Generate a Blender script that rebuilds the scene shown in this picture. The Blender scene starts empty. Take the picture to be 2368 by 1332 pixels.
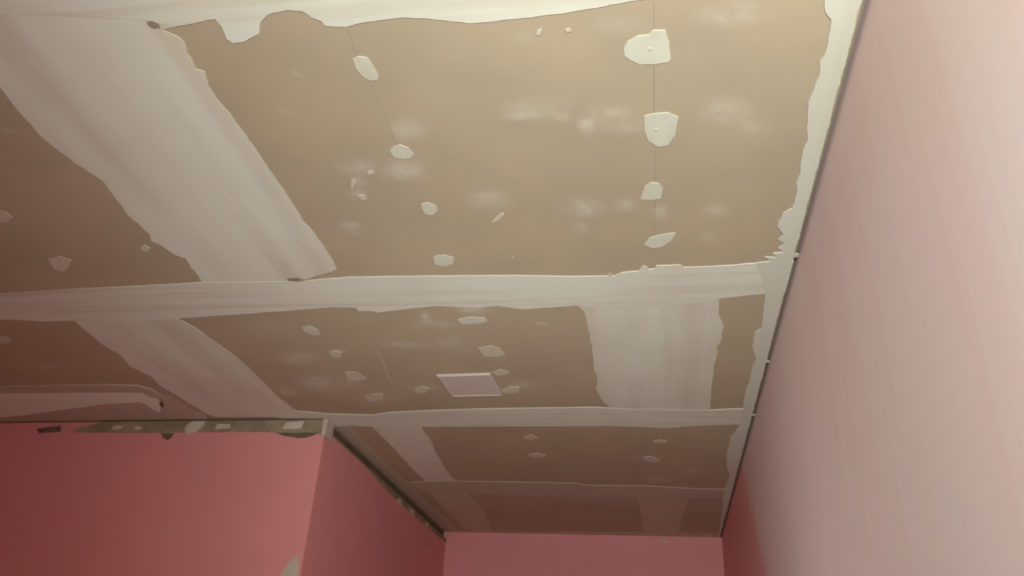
import bpy, bmesh, math, random
import numpy as np
from mathutils import Vector, Matrix, noise
from mathutils.geometry import tessellate_polygon

random.seed(7)
SC = bpy.context.scene
COL = SC.collection

# ------------------------------------------------------------------ camera, light, exposure
H = 1.35          # ceiling height above the camera (m); camera 1.30 m above the floor
FLOOR = -1.30
F_PX, CX, CY = 1900.0, 1184.0, 666.0
ROT = Matrix(((0.98595087, 0.02924146, 0.16445613),
              (0.15781661, -0.4856396, -0.85979538),
              (0.05472474, 0.87366991, -0.48343157)))
cam_data = bpy.data.cameras.new('camera')
cam_data.sensor_width = 36.0
cam_data.lens = 36.0 * F_PX / 2368.0
cam_data.clip_start = 0.02
cam_data.dof.use_dof = True
cam_data.dof.focus_distance = 0.5
cam_data.dof.aperture_fstop = 26.0
cam = bpy.data.objects.new('camera', cam_data)
COL.objects.link(cam)
cam.matrix_world = ROT.to_4x4()
SC.camera = cam

world = bpy.data.worlds.new('world')
SC.world = world
world.use_nodes = True
world.node_tree.nodes['Background'].inputs[0].default_value = (0.01, 0.01, 0.01, 1)

# a lamp standing behind the camera, shining forward and up along the ceiling
ld = bpy.data.lights.new('work_lamp', 'SPOT')
ld.energy = 402.0
ld.color = (0.865, 1.0, 0.93)
ld.shadow_soft_size = 0.05
ld.spot_size = math.radians(120.9)
ld.spot_blend = 1.0
lamp = bpy.data.objects.new('work_lamp', ld)
lamp.location = (0.078, -0.776, 0.085)
lamp.rotation_euler = Vector((0.2811, 0.8076, 0.5184)).to_track_quat('-Z', 'Y').to_euler()
COL.objects.link(lamp)

# a weaker bulb standing low down in the passage, below the picture
lp = bpy.data.lights.new('passage_bulb', 'POINT')
lp.energy = 13.0
lp.color = (0.93, 1.0, 0.97)
lp.shadow_soft_size = 0.06
bulb = bpy.data.objects.new('passage_bulb', lp)
bulb.location = (-0.668, 2.38, 0.107)
COL.objects.link(bulb)

vs = SC.view_settings
vs.view_transform = 'Standard'
vs.look = 'None'
vs.gamma = 1.0
vs.use_curve_mapping = False
vs.exposure = 0.0

# ------------------------------------------------------------------ helpers
def tag(o, label=None, cat=None, kind=None, group=None):
    if label: o['label'] = label
    if cat: o['category'] = cat
    if kind: o['kind'] = kind
    if group: o['group'] = group
    return o

def link(name, bm, mat, parent=None, smooth=False):
    me = bpy.data.meshes.new(name)
    bmesh.ops.recalc_face_normals(bm, faces=bm.faces[:])
    bm.to_mesh(me)
    bm.free()
    for m in (mat if isinstance(mat, (list, tuple)) else [mat]):
        me.materials.append(m)
    if smooth:
        for p in me.polygons: p.use_smooth = True
    o = bpy.data.objects.new(name, me)
    COL.objects.link(o)
    if parent: o.parent = parent
    return o

def ray(x, y):
    return ROT @ Vector(((x - CX) / F_PX, -(y - CY) / F_PX, -1.0))

class Plane:
    """A real surface of the room: origin, two in-plane axes, outward (room side) normal."""
    def __init__(s, o, u, v, n):
        s.o, s.u, s.v, s.n = Vector(o), Vector(u).normalized(), Vector(v).normalized(), Vector(n).normalized()
    def at(s, x, y):                    # where a sight line meets the surface, in surface metres
        d = ray(x, y)
        p = d * (s.o.dot(s.n) / d.dot(s.n)) - s.o
        return Vector((p.dot(s.u), p.dot(s.v)))
    def w(s, q, lift=0.0):
        return s.o + s.u * q[0] + s.v * q[1] + s.n * lift

def roughen(poly, amp, step, seed, closed=True):
    out = []
    n = len(poly)
    for i in range(n):
        a, b = poly[i], poly[(i + 1) % n]
        L = (b - a).length
        k = max(1, int(L / step))
        t = (b - a) / max(L, 1e-9)
        nr = Vector((-t.y, t.x))
        for j in range(k):
            p = a + (b - a) * (j / k)
            q = Vector((p.x * 18 + seed * 3.1, p.y * 18, seed * 1.7))
            d = noise.noise(q) + 0.55 * noise.noise(q * 2.7) + 0.5 * noise.noise(q * 6.5)
            out.append(p + nr * d * amp)
    return out

def slab(name, plane, pts, thick, mat, parent, amp=0.003, step=0.012, seed=1, label=None, raw=False, base=-0.0004, limit=None):
    """A thin layer (compound, paper, plaster) with an irregular outline, lying on a surface."""
    q = [Vector(p) for p in pts] if raw else [plane.at(*p) for p in pts]
    if amp > 0: q = roughen(q, amp, step, seed)
    if limit is not None: q = [Vector((min(p.x, limit), p.y)) for p in q]
    bm = bmesh.new()
    top = [bm.verts.new(plane.w(p, thick)) for p in q]
    bot = [bm.verts.new(plane.w(p, base)) for p in q]
    for a, b, c in tessellate_polygon([[Vector((p.x, p.y, 0)) for p in q]]):
        try:
            bm.faces.new((top[a], top[b], top[c]))
            bm.faces.new((bot[c], bot[b], bot[a]))
        except ValueError: pass
    n = len(q)
    for i in range(n):
        bm.faces.new((top[i], bot[i], bot[(i + 1) % n], top[(i + 1) % n]))
    o = link(name, bm, mat, parent)
    if label: o['label'] = label
    return o

def box(bm, x0, x1, y0, y1, z0, z1):
    v = [bm.verts.new(p) for p in ((x0,y0,z0),(x1,y0,z0),(x1,y1,z0),(x0,y1,z0),(x0,y0,z1),(x1,y0,z1),(x1,y1,z1),(x0,y1,z1))]
    for f in ((0,3,2,1),(4,5,6,7),(0,1,5,4),(1,2,6,5),(2,3,7,6),(3,0,4,7)):
        bm.faces.new([v[i] for i in f])

def prism(bm, pts, z0, z1):
    a = [bm.verts.new((p[0], p[1], z0)) for p in pts]
    b = [bm.verts.new((p[0], p[1], z1)) for p in pts]
    bm.faces.new(a[::-1]); bm.faces.new(b)
    n = len(pts)
    for i in range(n): bm.faces.new((a[i], a[(i+1) % n], b[(i+1) % n], b[i]))

# ------------------------------------------------------------------ materials
class NT:
    def __init__(s, name, rough=0.85, spec=0.25):
        s.m = bpy.data.materials.new(name)
        s.m.use_nodes = True
        s.t = s.m.node_tree
        s.b = s.t.nodes['Principled BSDF']
        s.b.inputs['Roughness'].default_value = rough
        s.b.inputs['Specular IOR Level'].default_value = spec
        s.tc = s.n('ShaderNodeTexCoord')
    def n(s, k, **kw):
        x = s.t.nodes.new(k)
        for a, v in kw.items(): setattr(x, a, v)
        return x
    def l(s, a, b): s.t.links.new(a, b)
    def noise(s, scale=(1, 1, 1), sc=1.0, detail=3.0, off=(0, 0, 0), rot=(0, 0, 0)):
        mp = s.n('ShaderNodeMapping')
        mp.inputs['Scale'].default_value = scale
        mp.inputs['Location'].default_value = off
        mp.inputs['Rotation'].default_value = rot
        s.l(s.tc.outputs['Object'], mp.inputs['Vector'])
        nz = s.n('ShaderNodeTexNoise')
        nz.inputs['Scale'].default_value = sc
        nz.inputs['Detail'].default_value = detail
        s.l(mp.outputs[0], nz.inputs['Vector'])
        return nz.outputs['Fac']
    def ramp(s, fac, lo, hi, v0=0.0, v1=1.0):
        mr = s.n('ShaderNodeMapRange')
        mr.interpolation_type = 'SMOOTHSTEP'
        mr.inputs['From Min'].default_value = lo
        mr.inputs['From Max'].default_value = hi
        mr.inputs['To Min'].default_value = v0
        mr.inputs['To Max'].default_value = v1
        s.l(fac, mr.inputs['Value'])
        return mr.outputs[0]
    def mix(s, fac, a, b):
        mx = s.n('ShaderNodeMix', data_type='RGBA')
        if isinstance(fac, float): mx.inputs[0].default_value = fac
        else: s.l(fac, mx.inputs[0])
        for k, v in ((6, a), (7, b)):
            if isinstance(v, tuple): mx.inputs[k].default_value = (*v, 1)
            else: s.l(v, mx.inputs[k])
        return mx.outputs[2]
    def math(s, op, a, b=0.0):
        mt = s.n('ShaderNodeMath', operation=op)
        for k, v in ((0, a), (1, b)):
            if isinstance(v, (int, float)): mt.inputs[k].default_value = v
            else: s.l(v, mt.inputs[k])
        return mt.outputs[0]
    def bump(s, h, strength=0.2, dist=0.002):
        b = s.n('ShaderNodeBump')
        b.inputs['Strength'].default_value = strength
        b.inputs['Distance'].default_value = dist
        s.l(h, b.inputs['Height'])
        s.l(b.outputs[0], s.b.inputs['Normal'])
    def color(s, c):
        if isinstance(c, tuple): s.b.inputs['Base Color'].default_value = (*c, 1)
        else: s.l(c, s.b.inputs['Base Color'])
        return s

BOARD = (0.50, 0.39, 0.275)
MUD = (0.78, 0.745, 0.655)
PINK = (0.80, 0.325, 0.33)
PALE = (0.75, 0.605, 0.585)
PLASTER = (0.39, 0.31, 0.22)

def mat_board():
    t = NT('bare_drywall_paper', 0.8)
    mott = t.ramp(t.noise(sc=3.5, detail=4), 0.35, 0.7)
    c = t.mix(mott, BOARD, (BOARD[0] * 0.93, BOARD[1] * 0.93, BOARD[2] * 0.95))
    at = t.n('ShaderNodeAttribute', attribute_name='smudge')
    br = t.ramp(t.noise(sc=22, detail=4), 0.3, 0.62, 0.35, 1.0)
    f = t.math('MULTIPLY', at.outputs['Fac'], br)
    c = t.mix(f, c, MUD)
    t.color(c)
    t.bump(t.noise(sc=140, detail=2), 0.08, 0.001)
    return t.m

def mat_mud(name, sx, sy, thin=0.35, base=MUD, off=0.0):
    t = NT(name, 0.75)
    a = t.ramp(t.noise(scale=(sx, sy, 1), sc=1.0, detail=4, off=(off, off, 0)), 0.42, 0.72, 0.0, thin)
    b = t.ramp(t.noise(sc=2.2, detail=3, off=(3 + off, 1, 0)), 0.35, 0.75, 0.0, thin * 0.6)
    f = t.math('ADD', a, b)
    t.color(t.mix(f, base, (0.56, 0.45, 0.33)))
    t.bump(t.noise(scale=(sx * 1.5, sy * 1.5, 1), sc=1.0, detail=2), 0.15, 0.003)
    return t.m

def mat_pink(name='pink_wall_paint'):
    t = NT(name, 0.6, 0.3)
    a = t.ramp(t.noise(sc=1.6, detail=3), 0.35, 0.7)
    c = t.mix(a, PINK, (PINK[0] * 0.93, PINK[1] * 0.97, PINK[2] * 0.97))
    t.color(c)
    t.bump(t.noise(sc=60, detail=3), 0.10, 0.001)
    return t.m

def mat_right():
    """pink wall with a pale, brushed-on coat that stops raggedly before the far corner"""
    t = NT('pale_coat_over_pink', 0.6, 0.3)
    sp = t.n('ShaderNodeSeparateXYZ')
    t.l(t.tc.outputs['Object'], sp.inputs[0])
    y, z = sp.outputs[1], sp.outputs[2]
    streak = t.noise(scale=(1, 5, 0.8), sc=1.0, detail=3, off=(0, 3.3, 0), rot=(0.10, 0, 0))
    fine = t.noise(scale=(1, 30, 1.6), sc=1.0, detail=3, off=(0, 1.1, 0), rot=(0.10, 0, 0))
    edge = t.math('SUBTRACT', y, t.math('MULTIPLY', z, 0.93))
    edge = t.math('ADD', edge, t.math('MULTIPLY', fine, 0.4))
    far = t.ramp(edge, 3.22, 3.44)                            # 1 = bare pink
    s1 = t.ramp(streak, 0.35, 0.70, 0.0, 0.11)
    s2 = t.ramp(fine, 0.40, 0.75, 0.0, 0.08)
    grow = t.ramp(y, 1.5, 3.8, 0.0, 0.03)                     # the coat gets thinner towards the far end
    f = t.math('ADD', t.math('ADD', s1, s2), grow)
    f = t.math('MAXIMUM', f, far)
    mn = t.math('MINIMUM', f, 0.80)
    t.color(t.mix(mn, PALE, PINK))
    t.bump(fine, 0.08, 0.002)
    return t.m

def mat_flat(name, c, rough=0.8, var=0.12, sc=12):
    t = NT(name, rough)
    a = t.ramp(t.noise(sc=sc, detail=4), 0.3, 0.7)
    t.color(t.mix(a, c, tuple(k * (1 - var) for k in c)))
    return t.m

M_board = mat_board()
M_mud_x = mat_mud('joint_compound_along_joint', 0.9, 24.0)
M_mud_y = mat_mud('joint_compound_brushed_lengthwise', 9.0, 0.6, off=2.0)
M_mud_thin = mat_mud('thin_joint_compound', 1.2, 20.0, thin=0.55, base=(0.56, 0.46, 0.37), off=5.0)
M_mud_faint = mat_mud('faint_joint_compound', 14.0, 0.9, thin=0.5, base=(0.60, 0.50, 0.40), off=6.0)
M_mud_green = mat_mud('greyish_joint_compound', 1.2, 20.0, thin=0.1, base=(0.84, 0.87, 0.74), off=8.0)
M_spot = mat_mud('screw_filler', 16.0, 9.0, thin=0.30, base=(0.67, 0.64, 0.54), off=4.0)
M_mud_edge = mat_mud('joint_compound_at_wall', 9.0, 0.6, thin=0.25, base=(0.69, 0.655, 0.575), off=3.0)
M_spot_dull = mat_mud('dull_screw_filler', 16.0, 9.0, thin=0.4, base=(0.66, 0.58, 0.48), off=4.0)
M_pink = mat_pink()
M_right = mat_right()
M_plaster = mat_flat('bare_plaster', PLASTER, 0.9, 0.30, 14)
M_dark = mat_flat('torn_plaster', (0.20, 0.145, 0.095), 0.95, 0.3)
M_chip = mat_flat('white_filler', (0.64, 0.57, 0.47), 0.8)
M_bead = mat_flat('corner_bead_white', (0.62, 0.52, 0.46), 0.7)
M_cavity = mat_flat('ceiling_cavity', (0.34, 0.27, 0.20), 0.95)
M_line = mat_flat('pencil_line', (0.42, 0.325, 0.25), 0.9)
M_plate = mat_flat('painted_cover_plate', (0.68, 0.56, 0.51), 0.55, 0.04)
M_plate_rim = mat_flat('cover_plate_rim', (0.69, 0.57, 0.52), 0.5, 0.04)
M_floor = mat_flat('floor_dusty_boards', (0.36, 0.27, 0.20), 0.7)

# ------------------------------------------------------------------ the room
XR = 0.4555                       # right wall
YF, XS = 3.652, -1.583            # outer corner of the partition
XSB, YB = -1.543, 6.085           # where the partition side meets the far wall
XL, YN = -3.62, -1.60             # left wall, wall behind the camera
YFL = 3.690                       # partition front at the left wall
GAP = 0.0125

CEIL = Plane((0, 0, H), (1, 0, 0), (0, 1, 0), (0, 0, -1))
RIGHT = Plane((XR, 0, 0), (0, 1, 0), (0, 0, 1), (-1, 0, 0))
fu = Vector((XS - XL, YF - YFL, 0)).normalized()
FRONT = Plane((XS, YF, 0), fu, (0, 0, 1), Vector((fu.y, -fu.x, 0)))
su = Vector((XSB - XS, YB - YF, 0)).normalized()
SIDE = Plane((XS, YF, 0), su, (0, 0, 1), Vector((su.y, -su.x, 0)))
FAR = Plane((0, YB, 0), (1, 0, 0), (0, 0, 1), (0, -1, 0))

# ceiling: a board sheet with real thickness, its edge kept clear of the right wall, and the deck above it
def make_ceiling():
    bm = bmesh.new()
    x0, x1, y0, y1 = XL - 0.1, XR - GAP, YN - 0.1, YB + 0.1
    st = 0.018
    nx, ny = int((x1 - x0) / st), int((y1 - y0) / st)
    g = [[bm.verts.new((x0 + (x1 - x0) * i / nx, y0 + (y1 - y0) * j / ny, H)) for i in range(nx + 1)] for j in range(ny + 1)]
    for j in range(ny):
        for i in range(nx):
            bm.faces.new((g[j][i], g[j + 1][i], g[j + 1][i + 1], g[j][i + 1]))
    # the board's edge towards the gap, and the deck
    e = [bm.verts.new((x1, y, H + 0.0125)) for y in (y0, y1)]
    f = bm.faces.new((g[0][nx], g[ny][nx], e[1], e[0])); f.material_index = 1
    d = [bm.verts.new(p) for p in ((x0, y0, H + 0.022), (XR + 0.12, y0, H + 0.022), (XR + 0.12, y1, H + 0.022), (x0, y1, H + 0.022))]
    f = bm.faces.new(d); f.material_index = 1
    me = bpy.data.meshes.new('ceiling')
    bm.to_mesh(me); bm.free()
    me.materials.append(M_board); me.materials.append(M_cavity)
    # smears of dried compound: soft-edged spots lying on the paper
    sm = [(940,300,45,25,.22),(930,395,50,22,.30),(825,385,42,15,.26),(1130,462,45,20,.28),(1240,250,80,25,.20),(1225,270,60,7,.34),
          (1300,268,26,10,.26),(1410,265,62,22,.24),(1355,288,15,20,.42),(1440,290,60,16,.18),(1680,255,60,32,.22),(1740,290,40,20,.16),
          (1350,480,42,22,.28),(1450,475,28,14,.26),(1528,490,18,14,.34),(1655,485,26,14,.22),(1345,525,12,12,.26),(1640,545,10,16,.20),
          (690,172,13,9,.16),(665,262,18,5,.26),(688,250,14,4,.16),(812,522,20,10,.25),(822,532,6,14,.35),(690,828,42,14,.34),(735,885,48,18,.34),(665,905,22,11,.30),
          (925,795,45,6,.28),(965,800,40,5,.28),(1035,792,30,10,.22),(985,738,14,16,.32),(1010,750,50,7,.20),(1095,715,38,10,.40),
          (1210,890,28,9,.26),(1252,748,14,4,.34),(110,845,32,8,.20),(1480,1060,32,7,.18),(1600,1090,30,5,.22),(1525,1108,22,8,.30),
          (1635,1008,40,7,.10),(975,896,34,7,.25),(800,885,40,12,.18),(1660,40,50,20,.22),(1720,28,40,24,.22),(1430,60,60,20,.12),
          (790,812,20,5,.22),(620,760,60,20,.10),(870,920,50,12,.16),(1330,1155,160,8,.10),(20,300,14,6,.25),(150,300,10,6,.16),
          (60,880,40,6,.10),(1215,85,14,12,.18),(830,420,12,12,.28),(830,448,18,8,.30)]
    co = np.empty(len(me.vertices) * 3)
    me.vertices.foreach_get('co', co)
    co = co.reshape(-1, 3)
    val = np.zeros(len(co))
    for cx, cy, rx, ry, s in sm:
        c, a, b = CEIL.at(cx, cy), CEIL.at(cx + rx, cy), CEIL.at(cx, cy + ry)
        A = np.array([[a.x - c.x, b.x - c.x], [a.y - c.y, b.y - c.y]])
        q = np.linalg.inv(A) @ (co[:, :2] - np.array([c.x, c.y])).T
        r2 = q[0] ** 2 + q[1] ** 2
        val = np.maximum(val, s * 1.25 * np.exp(-(r2 ** 1.5) * 1.1))
    at = me.attributes.new('smudge', 'FLOAT', 'POINT')
    at.data.foreach_set('value', val.astype(np.float32))
    o = bpy.data.objects.new('ceiling', me)
    COL.objects.link(o)
    return tag(o, 'brown paper-faced drywall ceiling with bands of pale joint compound', 'ceiling', 'structure')
ceiling = make_ceiling()

bm = bmesh.new(); box(bm, XR, XR + 0.12, YN - 0.1, YB + 0.1, FLOOR, H + 0.022)
wall_right = tag(link('wall_right', bm, M_right), 'pale pinkish streaky wall filling the right of the view', 'wall', 'structure')
bm = bmesh.new(); box(bm, XSB - 0.1, XR, YB, YB + 0.12, FLOOR, H - 0.0005)
wall_back = tag(link('wall_back', bm, M_pink), 'pink wall closing the far end of the passage', 'wall', 'structure')
bm = bmesh.new(); box(bm, XL - 0.1, XL, YN, YFL, FLOOR, H - 0.0005)
tag(link('wall_left', bm, M_pink), 'pink wall on the far left of the room', 'wall', 'structure')
bm = bmesh.new(); box(bm, XL - 0.1, XR, YN - 0.1, YN, FLOOR, H - 0.0005)
tag(link('wall_near', bm, M_pink), 'pink wall at the near end of the room', 'wall', 'structure')
bm = bmesh.new(); box(bm, XL - 0.1, XR + 0.12, YN - 0.1, YB + 0.12, FLOOR - 0.05, FLOOR)
tag(link('floor', bm, M_floor), 'dusty brown floor of the room', 'floor', 'structure')

# the partition: two faces meeting at an outer corner; the boards stop short of the ceiling, the core goes up to it
def wall_with_core(name, plane, u0, u1, c0, c1, gap, depth, label):
    bm = bmesh.new()
    def pr(ua, ub, la, lb, z0, z1, mi):
        n0 = len(bm.faces)
        pts = [plane.w((ua, 0), la), plane.w((ub, 0), la), plane.w((ub, 0), lb), plane.w((ua, 0), lb)]
        prism(bm, pts, z0, z1)
        bm.faces.ensure_lookup_table()
        for f in bm.faces[n0:]: f.material_index = mi
    pr(u0, u1, 0.0, -depth, FLOOR, H - gap, 0)
    pr(c0, c1, -depth, -0.10, FLOOR, H - 0.0005, 1)
    return tag(link(name, bm, [M_pink, M_dark]), label, 'wall', 'structure')
LEN_F = (Vector((XS, YF)) - Vector((XL, YFL))).length
LEN_S = (Vector((XSB, YB)) - Vector((XS, YF))).length
wall_front = wall_with_core('wall_front', FRONT, -LEN_F, 0, -LEN_F, -0.022, 0.010, 0.022, 'dark pink partition wall facing the viewer, lower left')
wall_side = wall_with_core('wall_side', SIDE, 0.022, LEN_S, 0.022, LEN_S, 0.055, 0.022, 'dark pink return wall running back from the partition corner')

# ------------------------------------------------------------------ joint compound on the ceiling
E = 0.0005
def mud(pts, th, mat, seed, amp=0.003, name='joint_compound_band', label=None, step=0.012):
    return slab(name, CEIL, pts, th, mat, ceiling, amp, step, seed, label, limit=XR - GAP - 0.0008)

S1L = [(-90,110),(-60,140),(0,200),(50,265),(100,320),(140,350),(180,380),(235,415),(265,455),(300,500),(345,540),(350,556),(372,566),(400,585),(432,598),(440,618),(458,634),(470,656)]
S1R = [(665,660),(665,644),(705,646),(745,633),(780,622),(750,568),(700,508),(650,430),(600,358),(560,300),(500,225),(480,198),(474,166),(452,158),(446,140),(434,122),(428,98),(414,84),(385,74),(372,66),(395,62),(420,58)]
mud(S1L + S1R + [(498,42),(470,-30),(420,-130),(-150,-130)], 0.0016, M_mud_y, 11, 0.0038, label='wide band of pale compound, upper left')
T1 = [(-200,-135),(-200,20),(0,30),(340,44),(400,60),(440,53),(498,42),(512,60),(525,88),(540,98),(565,93),(600,76),(603,48),(622,30),(665,21),(700,25),(722,40),(746,48),(752,58),(800,60),(830,52),(870,45),(930,38),(960,40),(1000,42),(1050,49),(1085,52),(1130,50),(1200,40),(1300,29),(1400,13),(1470,0),(1600,-20),(1750,-45),(1925,-60),(1925,-135)]
mud(T1, 0.0024, M_mud_x, 12, 0.0024, label='bright white compound band at the top edge')
J1 = [(-120,690),(0,678),(160,668),(330,660),(465,652),(700,649),(800,640),(1000,637),(1200,636),(1300,638),(1420,637),(1440,629),(1478,625),(1486,614),(1496,616),(1500,622),(1515,620),(1518,613),(1574,611),(1580,617),(1640,615),(1700,612),(1735,608),(1770,606),(1800,606),(1838,602),
      (1822,672),(1770,678),(1720,682),(1660,690),(1600,700),(1500,712),(1400,712),(1340,705),(1250,711),(1215,714),(1190,712),(1150,706),(1100,711),(1010,706),(960,711),(872,721),(862,718),(830,718),(822,710),(780,709),(740,711),(600,722),(500,729),(415,735),(300,742),(170,740),(100,742),(40,738),(0,737),(-120,738)]
mud(J1, 0.0030, M_mud_x, 13, 0.0018, label='long compound band crossing the whole ceiling')
RS = [(1938,-60),(1925,-20),(1905,2),(1906,22),(1922,42),(1920,66),(1912,100),(1904,128),(1896,140),(1893,175),(1884,200),(1870,235),(1868,280),(1866,325),(1855,350),(1850,400),(1842,418),(1846,440),(1830,480),(1812,492),(1802,508),(1798,522),(1812,542),(1800,552),(1817,562),(1800,572),(1812,581),(1788,584),(1796,594),(1768,592),(1784,603),(1750,606),
      (1770,680),(1766,712),(1762,758),(1746,768),(1740,800),(1748,832),(1738,850),(1732,884),(1724,900),(1718,945),(1712,980),(1700,998),(1690,1010),(1681,1045),(1680,1075),(1688,1100),(1676,1130),(1672,1160),(1662,1238)]
rs = [CEIL.at(*p) for p in RS]
rs = [p for p in rs] + [Vector((XR - GAP - 0.0035, YB - 0.005)), Vector((XR - GAP - 0.0035, rs[0].y))]
slab('joint_compound_band', CEIL, rs, 0.0036, M_mud_edge, ceiling, 0.0032, 0.008, 14, 'narrow pale band along the right wall', raw=True, limit=XR - GAP - 0.0005)
mud([(150,725),(170,740),(200,765),(235,795),(280,820),(300,846),(350,870),(372,892),(420,920),(470,952),(500,964),(700,964),(686,950),(645,920),(610,885),(570,845),(530,813),(480,778),(450,756),(405,733),(300,720)], 0.0020, M_mud_y, 15, 0.003, label='diagonal compound band, lower left')
mud([(640,952),(686,950),(760,956),(860,959),(900,953),(1000,948),(1100,945),(1280,942),(1380,941),(1450,945),(1640,947),(1722,944),(1722,982),(1700,981),(1620,983),(1540,989),(1480,986),(1400,984),(1200,985),(970,986),(860,986),(810,983),(772,986),(758,969),(640,966)], 0.0027, M_mud_x, 16, 0.0022, label='compound band crossing beside the partition corner')
mud([(1330,700),(1352,722),(1361,760),(1368,800),(1374,850),(1383,876),(1378,896),(1391,925),(1422,950),(1642,950),(1644,900),(1650,860),(1652,838),(1660,820),(1658,800),(1669,780),(1672,750),(1662,728),(1663,688),(1500,680)], 0.0018, M_mud_y, 17, 0.0040, label='broad compound patch between two bare panels')
mud([(850,976),(890,1015),(920,1046),(952,1082),(992,1120),(1072,1122),(1045,1104),(1030,1085),(1004,1040),(994,1012),(984,1004),(972,978)], 0.0017, M_mud_y, 18, 0.003, label='diagonal compound band beyond the corner')
mud([(985,1130),(1012,1160),(1050,1195),(1085,1232),(1140,1232),(1112,1172),(1076,1135)], 0.0017, M_mud_faint, 19, 0.003)
mud([(757,968),(772,975),(806,980),(832,1010),(872,1050),(912,1090),(948,1118),(985,1160),(1030,1196),(1064,1232),(1034,1231),(980,1180),(900,1104),(830,1038)], 0.0022, M_mud_thin, 20, 0.002, label='narrow band along the return wall')
mud([(948,1114),(1060,1112),(1200,1114),(1338,1117),(1352,1121),(1500,1123),(1600,1129),(1682,1131),(1680,1150),(1500,1151),(1300,1146),(1080,1141),(978,1139)], 0.0026, M_mud_thin, 21, 0.003, label='faint compound band near the far wall')
mud([(1474,1146),(1480,1180),(1492,1238),(1566,1240),(1580,1190),(1594,1146)], 0.0012, M_mud_faint, 22, 0.004)
mud([(1062,1228),(1300,1230),(1665,1234),(1668,1243),(1300,1240),(1062,1236)], 0.0010, M_mud_thin, 23, 0.002)
# lower left: a ragged double band next to the partition
mud([(-120,895),(0,892),(150,889),(250,888),(320,890),(352,899),(376,914),(382,922),(350,916),(330,906),(290,905),(0,907),(-120,909)], 0.0060, M_mud_thin, 24, 0.002)
mud([(-120,909),(0,907),(290,904),(325,904),(350,914),(368,925),(376,940),(368,953),(352,946),(338,934),(322,929),(240,934),(130,949),(60,959),(0,964),(-120,972)], 0.0024, M_mud_green, 25, 0.002, label='greyish ridge of compound at the left edge')
mud([(-120,960),(0,955),(130,940),(320,920),(352,936),(372,930),(384,912),(412,928),(438,948),(470,958),(480,968),(300,970),(180,978),(120,988),(-120,984)], 0.0016, M_mud_thin, 26, 0.002)
# dabs of compound bridging the gap at the right wall
for k, (cx, cy, s) in enumerate(((1841,590,7),(1782,836,5),(1744,960,6))):
    c = CEIL.at(cx, cy)
    q = [Vector((XR - GAP - 0.006, c.y - 0.010 * s / 8)), Vector((XR + 0.002, c.y - 0.006 * s / 8)), Vector((XR + 0.002, c.y + 0.012 * s / 8)), Vector((XR - GAP - 0.006, c.y + 0.016 * s / 8))]
    slab('compound_dab', CEIL, q, 0.0014, M_spot_dull, ceiling, 0.0008, 0.006, 40 + k, None, raw=True, base=-0.003, limit=XR - 0.0015)

# ------------------------------------------------------------------ filler over the screws
spots = [
 ([(817,135),(828,130),(848,132),(862,150),(875,172),(874,183),(858,186),(838,175),(825,158)], 0),
 ([(902,347),(910,338),(925,333),(945,342),(957,355),(950,366),(930,368),(910,362)], 0),
 ([(974,470),(990,467),(1008,475),(1012,485),(1003,497),(985,495),(978,485)], 0),
 ([(1003,592),(1025,588),(1050,595),(1048,608),(1030,614),(1005,610)], 0),
 ([(1443,112),(1452,95),(1475,82),(1500,78),(1510,68),(1540,68),(1547,90),(1552,135),(1545,142),(1520,147),(1480,148),(1460,138),(1445,128)], 0),
 ([(1490,268),(1510,262),(1545,258),(1568,270),(1562,310),(1545,335),(1520,339),(1500,325),(1490,300)], 0),
 ([(1490,430),(1505,421),(1525,423),(1534,435),(1528,458),(1505,461),(1482,460),(1486,445)], 0),
 ([(1491,565),(1500,550),(1530,541),(1562,538),(1555,552),(1530,570),(1510,573)], 0),
 ([(113,598),(135,592),(165,600),(160,618),(148,628),(125,622)], 1),
 ([(-14,488),(12,488),(30,502),(15,513),(-14,513)], 1),
 ([(698,757),(715,753),(735,761),(742,773),(725,774),(706,768)], 0),
 ([(762,812),(775,809),(790,815),(788,825),(775,827),(763,820)], 1),
 ([(798,860),(825,859),(848,875),(830,879),(805,880)], 1),
 ([(845,917),(860,910),(885,911),(886,922),(860,928),(852,922)], 1),
 ([(1058,738),(1085,732),(1120,734),(1127,742),(1105,748),(1068,748)], 0),
 ([(1106,804),(1135,799),(1155,805),(1168,820),(1150,824),(1120,823)], 1),
 ([(1138,861),(1155,853),(1178,860),(1170,867),(1150,867)], 1),
 ([(1160,902),(1178,893),(1202,895),(1198,908),(1168,909)], 1),
 ([(958,902),(975,892),(994,897),(985,908),(965,907)], 1),
 ([(1211,1010),(1228,1005),(1244,1012),(1230,1018),(1216,1015)], 1),
 ([(1222,1051),(1240,1047),(1264,1053),(1250,1058),(1230,1057)], 1),
 ([(1511,1020),(1525,1016),(1543,1020),(1530,1025),(1516,1024)], 1),
 ([(1488,1058),(1505,1054),(1527,1063),(1515,1069),(1498,1066)], 1),
 ([(325,570),(335,565),(348,573),(341,581),(328,578)], 1),
 ([(-14,776),(15,777),(28,787),(10,794),(-14,793)], 1),
]
for k, (p, d) in enumerate(spots):
    o = slab('screw_filler', CEIL, p, 0.0022, M_spot_dull if d else M_spot, ceiling, 0.0022, 0.006, 60 + k)
    if k in (4, 5):
        c = CEIL.at(*((1503, 112) if k == 4 else (1517, 298)))
        bm = bmesh.new()
        r = [bm.verts.new(CEIL.w((c.x + 0.006 * math.cos(a * math.pi / 6), c.y + 0.006 * math.sin(a * math.pi / 6)), 0.0020)) for a in range(12)]
        t2 = [bm.verts.new(CEIL.w((c.x + 0.004 * math.cos(a * math.pi / 6), c.y + 0.004 * math.sin(a * math.pi / 6)), 0.0036)) for a in range(12)]
        bm.faces.new(t2)
        for a in range(12): bm.faces.new((r[a], r[(a + 1) % 12], t2[(a + 1) % 12], t2[a]))
        link('filler_pimple', bm, M_chip, o)
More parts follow.
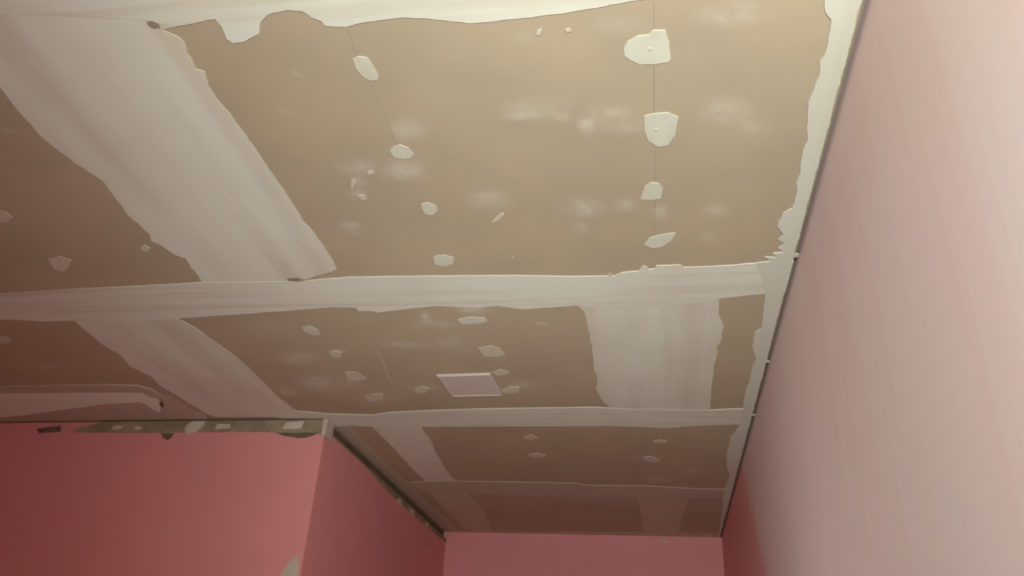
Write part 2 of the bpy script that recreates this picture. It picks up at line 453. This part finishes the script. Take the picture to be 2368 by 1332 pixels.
chips = [[(813,416),(822,412),(824,420),(816,434),(811,430)], [(830,452),(843,450),(849,460),(838,463)], [(850,397),(862,394),(864,401),(853,403)],
         [(1136,513),(1146,502),(1160,491),(1166,494),(1156,505),(1144,513)], [(1240,78),(1243,70),(1252,65),(1251,74),(1245,81)],
         [(1307,68),(1316,65),(1321,70),(1312,73)], [(1183,672-80),(1186,590),(1188,594),(1185,596)], [(976,730),(986,727),(988,735),(980,738)],
         [(1404,634),(1412,628),(1418,634),(1411,639)], [(1484,616),(1491,612),(1497,619),(1489,623)]]
for k, p in enumerate(chips):
    slab('compound_fleck', CEIL, p, 0.0026 if k != 10 else 0.0034, M_spot_dull, ceiling, 0.001, 0.004, 100 + k)
# small bare spots left open in the compound
for k, p in enumerate([[(340,50),(352,46),(368,54),(372,62),(358,64),(346,58)], [(664,643),(690,641),(706,646),(690,650),(668,648)], [(368,930),(375,928),(380,936),(374,942)]]):
    slab('bare_spot', CEIL, p, 0.0040 if k == 2 else 0.0032, M_plaster if k < 2 else M_dark, ceiling, 0.001, 0.005, 120 + k)

def line(a, b, w, seed, mat=M_line):
    A, B = CEIL.at(*a), CEIL.at(*b)
    t = (B - A).normalized(); n = Vector((-t.y, t.x)) * w / 2
    slab('pencil_line', CEIL, [A - n, B - n, B + n, A + n], 0.0004, mat, ceiling, 0.0, 0.1, seed, None, raw=True)
line((1513, -20), (1512, 72), 0.0022, 1)
line((1512, 150), (1513, 262), 0.0026, 1)
line((1516, 345), (1516, 420), 0.0018, 1)
line((1514, 465), (1513, 540), 0.0018, 1)
line((802, 62), (824, 128), 0.0022, 1)
line((856, 188), (915, 330), 0.0020, 1)
line((875, 810), (906, 890), 0.0030, 1, M_spot_dull)

# ------------------------------------------------------------------ square cover plate on the ceiling
qa, qb, qc, qd = (CEIL.at(*p) for p in ((1010, 868), (1140, 862), (1158, 912), (1045, 914)))
ctr = (qa + qb + qc + qd) / 4
plate = bpy.data.objects.new('cover_plate', None)
plate.empty_display_size = 0.1
COL.objects.link(plate)
plate.location = (ctr.x, ctr.y, H)
plate.rotation_euler = (0, 0, math.atan2(qb.y - qa.y, qb.x - qa.x) * 0.6)
tag(plate, 'plain pale square cover plate fixed flat against the brown ceiling panel', 'cover plate')
hw, hd = 0.118, 0.122
bm = bmesh.new()
def ring(w, d, z): return [bm.verts.new((sx * w, sy * d, z)) for sx, sy in ((-1,-1),(1,-1),(1,1),(-1,1))]
r0, r1, r2, r3 = ring(hw, hd, 0.0), ring(hw, hd, -0.006), ring(hw - 0.004, hd - 0.004, -0.009), ring(hw - 0.016, hd - 0.016, -0.009)
r4 = ring(hw - 0.018, hd - 0.018, -0.005)
for a, b in ((r0, r1), (r1, r2), (r2, r3), (r3, r4)):
    for i in range(4): bm.faces.new((a[i], a[(i+1) % 4], b[(i+1) % 4], b[i]))
link('frame', bm, M_plate_rim, plate)
bm = bmesh.new(); box(bm, -hw + 0.017, hw - 0.017, -hd + 0.017, hd - 0.017, -0.007, -0.001)
link('panel', bm, M_plate, plate)

# ------------------------------------------------------------------ bare strip along the top of the partition
fr = lambda pts, th, mat, seed, name, amp=0.002: slab(name, FRONT, pts, th, mat, wall_front, amp, 0.010, seed)
fr([(85,992),(140,985),(142,998),(90,1002)], 0.0030, M_dark, 201, 'torn_paper_edge')
u = lambda x, y: FRONT.at(x, y)
bot = [(168,1000),(290,1001),(370,1001),(376,1010),(387,1018),(394,1012),(403,1000),(450,1000),(560,999),(632,999),(655,1008),(690,1012),(706,1011),(728,1004),(742,1003)]
zt = H - 0.011
pts = [u(*p) for p in bot]
pts[-1] = Vector((-0.001, pts[-1].y))
pts = pts + [Vector((-0.001, zt)), Vector((u(170, 980).x + 0.18, zt)), Vector((u(172, 985).x + 0.03, zt - 0.03))]
slab('bare_plaster_strip', FRONT, pts, 0.0035, M_plaster, wall_front, 0.0015, 0.010, 202, 'unpainted grey-brown plaster strip', raw=True)
fr([(640,1001),(735,1001),(728,1006),(706,1012),(690,1013),(655,1008)], 0.0042, M_dark, 203, 'torn_paper_edge')
fr([(374,1003),(402,1003),(396,1012),(388,1018),(378,1012)], 0.0042, M_dark, 204, 'torn_paper_edge')
for k, p in enumerate([[(432,985),(445,976),(476,974),(472,984),(455,1000),(432,1004),(428,995)], [(498,990),(505,981),(532,981),(534,990),(500,994)],
                       [(655,990),(664,977),(704,975),(696,992),(658,993)], [(258,990),(270,984),(286,986),(280,993),(262,994)], [(310,992),(322,986),(330,991),(318,995)]]):
    fr(p, 0.0055, M_chip if k < 3 else M_spot_dull, 210 + k, 'filler_dab')
fr([(688,1284),(678,1292),(664,1306),(648,1332),(634,1360),(684,1360),(688,1332),(690,1300)], 0.0015, M_chip, 220, 'filler_dab', 0.001)['label'] = 'whitish patch of filler at the corner'
fr([(70,1034),(77,1034),(40,1186),(8,1310),(2,1310),(33,1186)], 0.0020, M_pink, 221, 'drywall_seam', 0.0005)

sb = [(768,1010),(800,1038),(845,1078),(875,1113),(900,1140),(929,1168),(960,1195),(990,1220),(1018,1243)]
sp = [SIDE.at(*p) for p in sb]
sp[0] = Vector((0.001, sp[0].y)); sp[-1] = Vector((LEN_S - 0.002, sp[-1].y))
sp = sp + [Vector((LEN_S - 0.002, H - 0.056)), Vector((0.001, H - 0.056))]
slab('bare_plaster_strip', SIDE, sp, 0.0035, M_plaster, wall_side, 0.0015, 0.010, 230, 'unpainted grey-brown plaster strip', raw=True)
for k, (a, w, z, h) in enumerate(((1.20, 0.09, 0.098, 0.030), (1.48, 0.10, 0.090, 0.030), (1.85, 0.08, 0.085, 0.022))):
    q = [Vector((a, H - z)), Vector((a + w, H - z - h * 0.2)), Vector((a + w * 0.8, H - z + h)), Vector((a + w * 0.1, H - z + h * 0.8))]
    slab('filler_dab', SIDE, q, 0.0050, M_spot_dull, wall_side, 0.002, 0.008, 240 + k, None, raw=True)
slab('filler_dab', FAR, [FAR.at(*p) for p in ((1533,1250),(1540,1248),(1544,1254),(1536,1256))], 0.002, M_chip, wall_back, 0.0, 0.01, 250, None, raw=True)
# metal corner bead showing at the top of the partition corner
bm = bmesh.new()
prism(bm, [(XS - 0.016, YF - 0.0060), (XS + 0.0065, YF - 0.0065), (XS + 0.0065, YF + 0.085), (XS + 0.002, YF + 0.085), (XS + 0.002, YF - 0.002), (XS - 0.016, YF - 0.002)], H - 0.094, H - 0.006)
cb = link('corner_bead', bm, M_bead, wall_front)
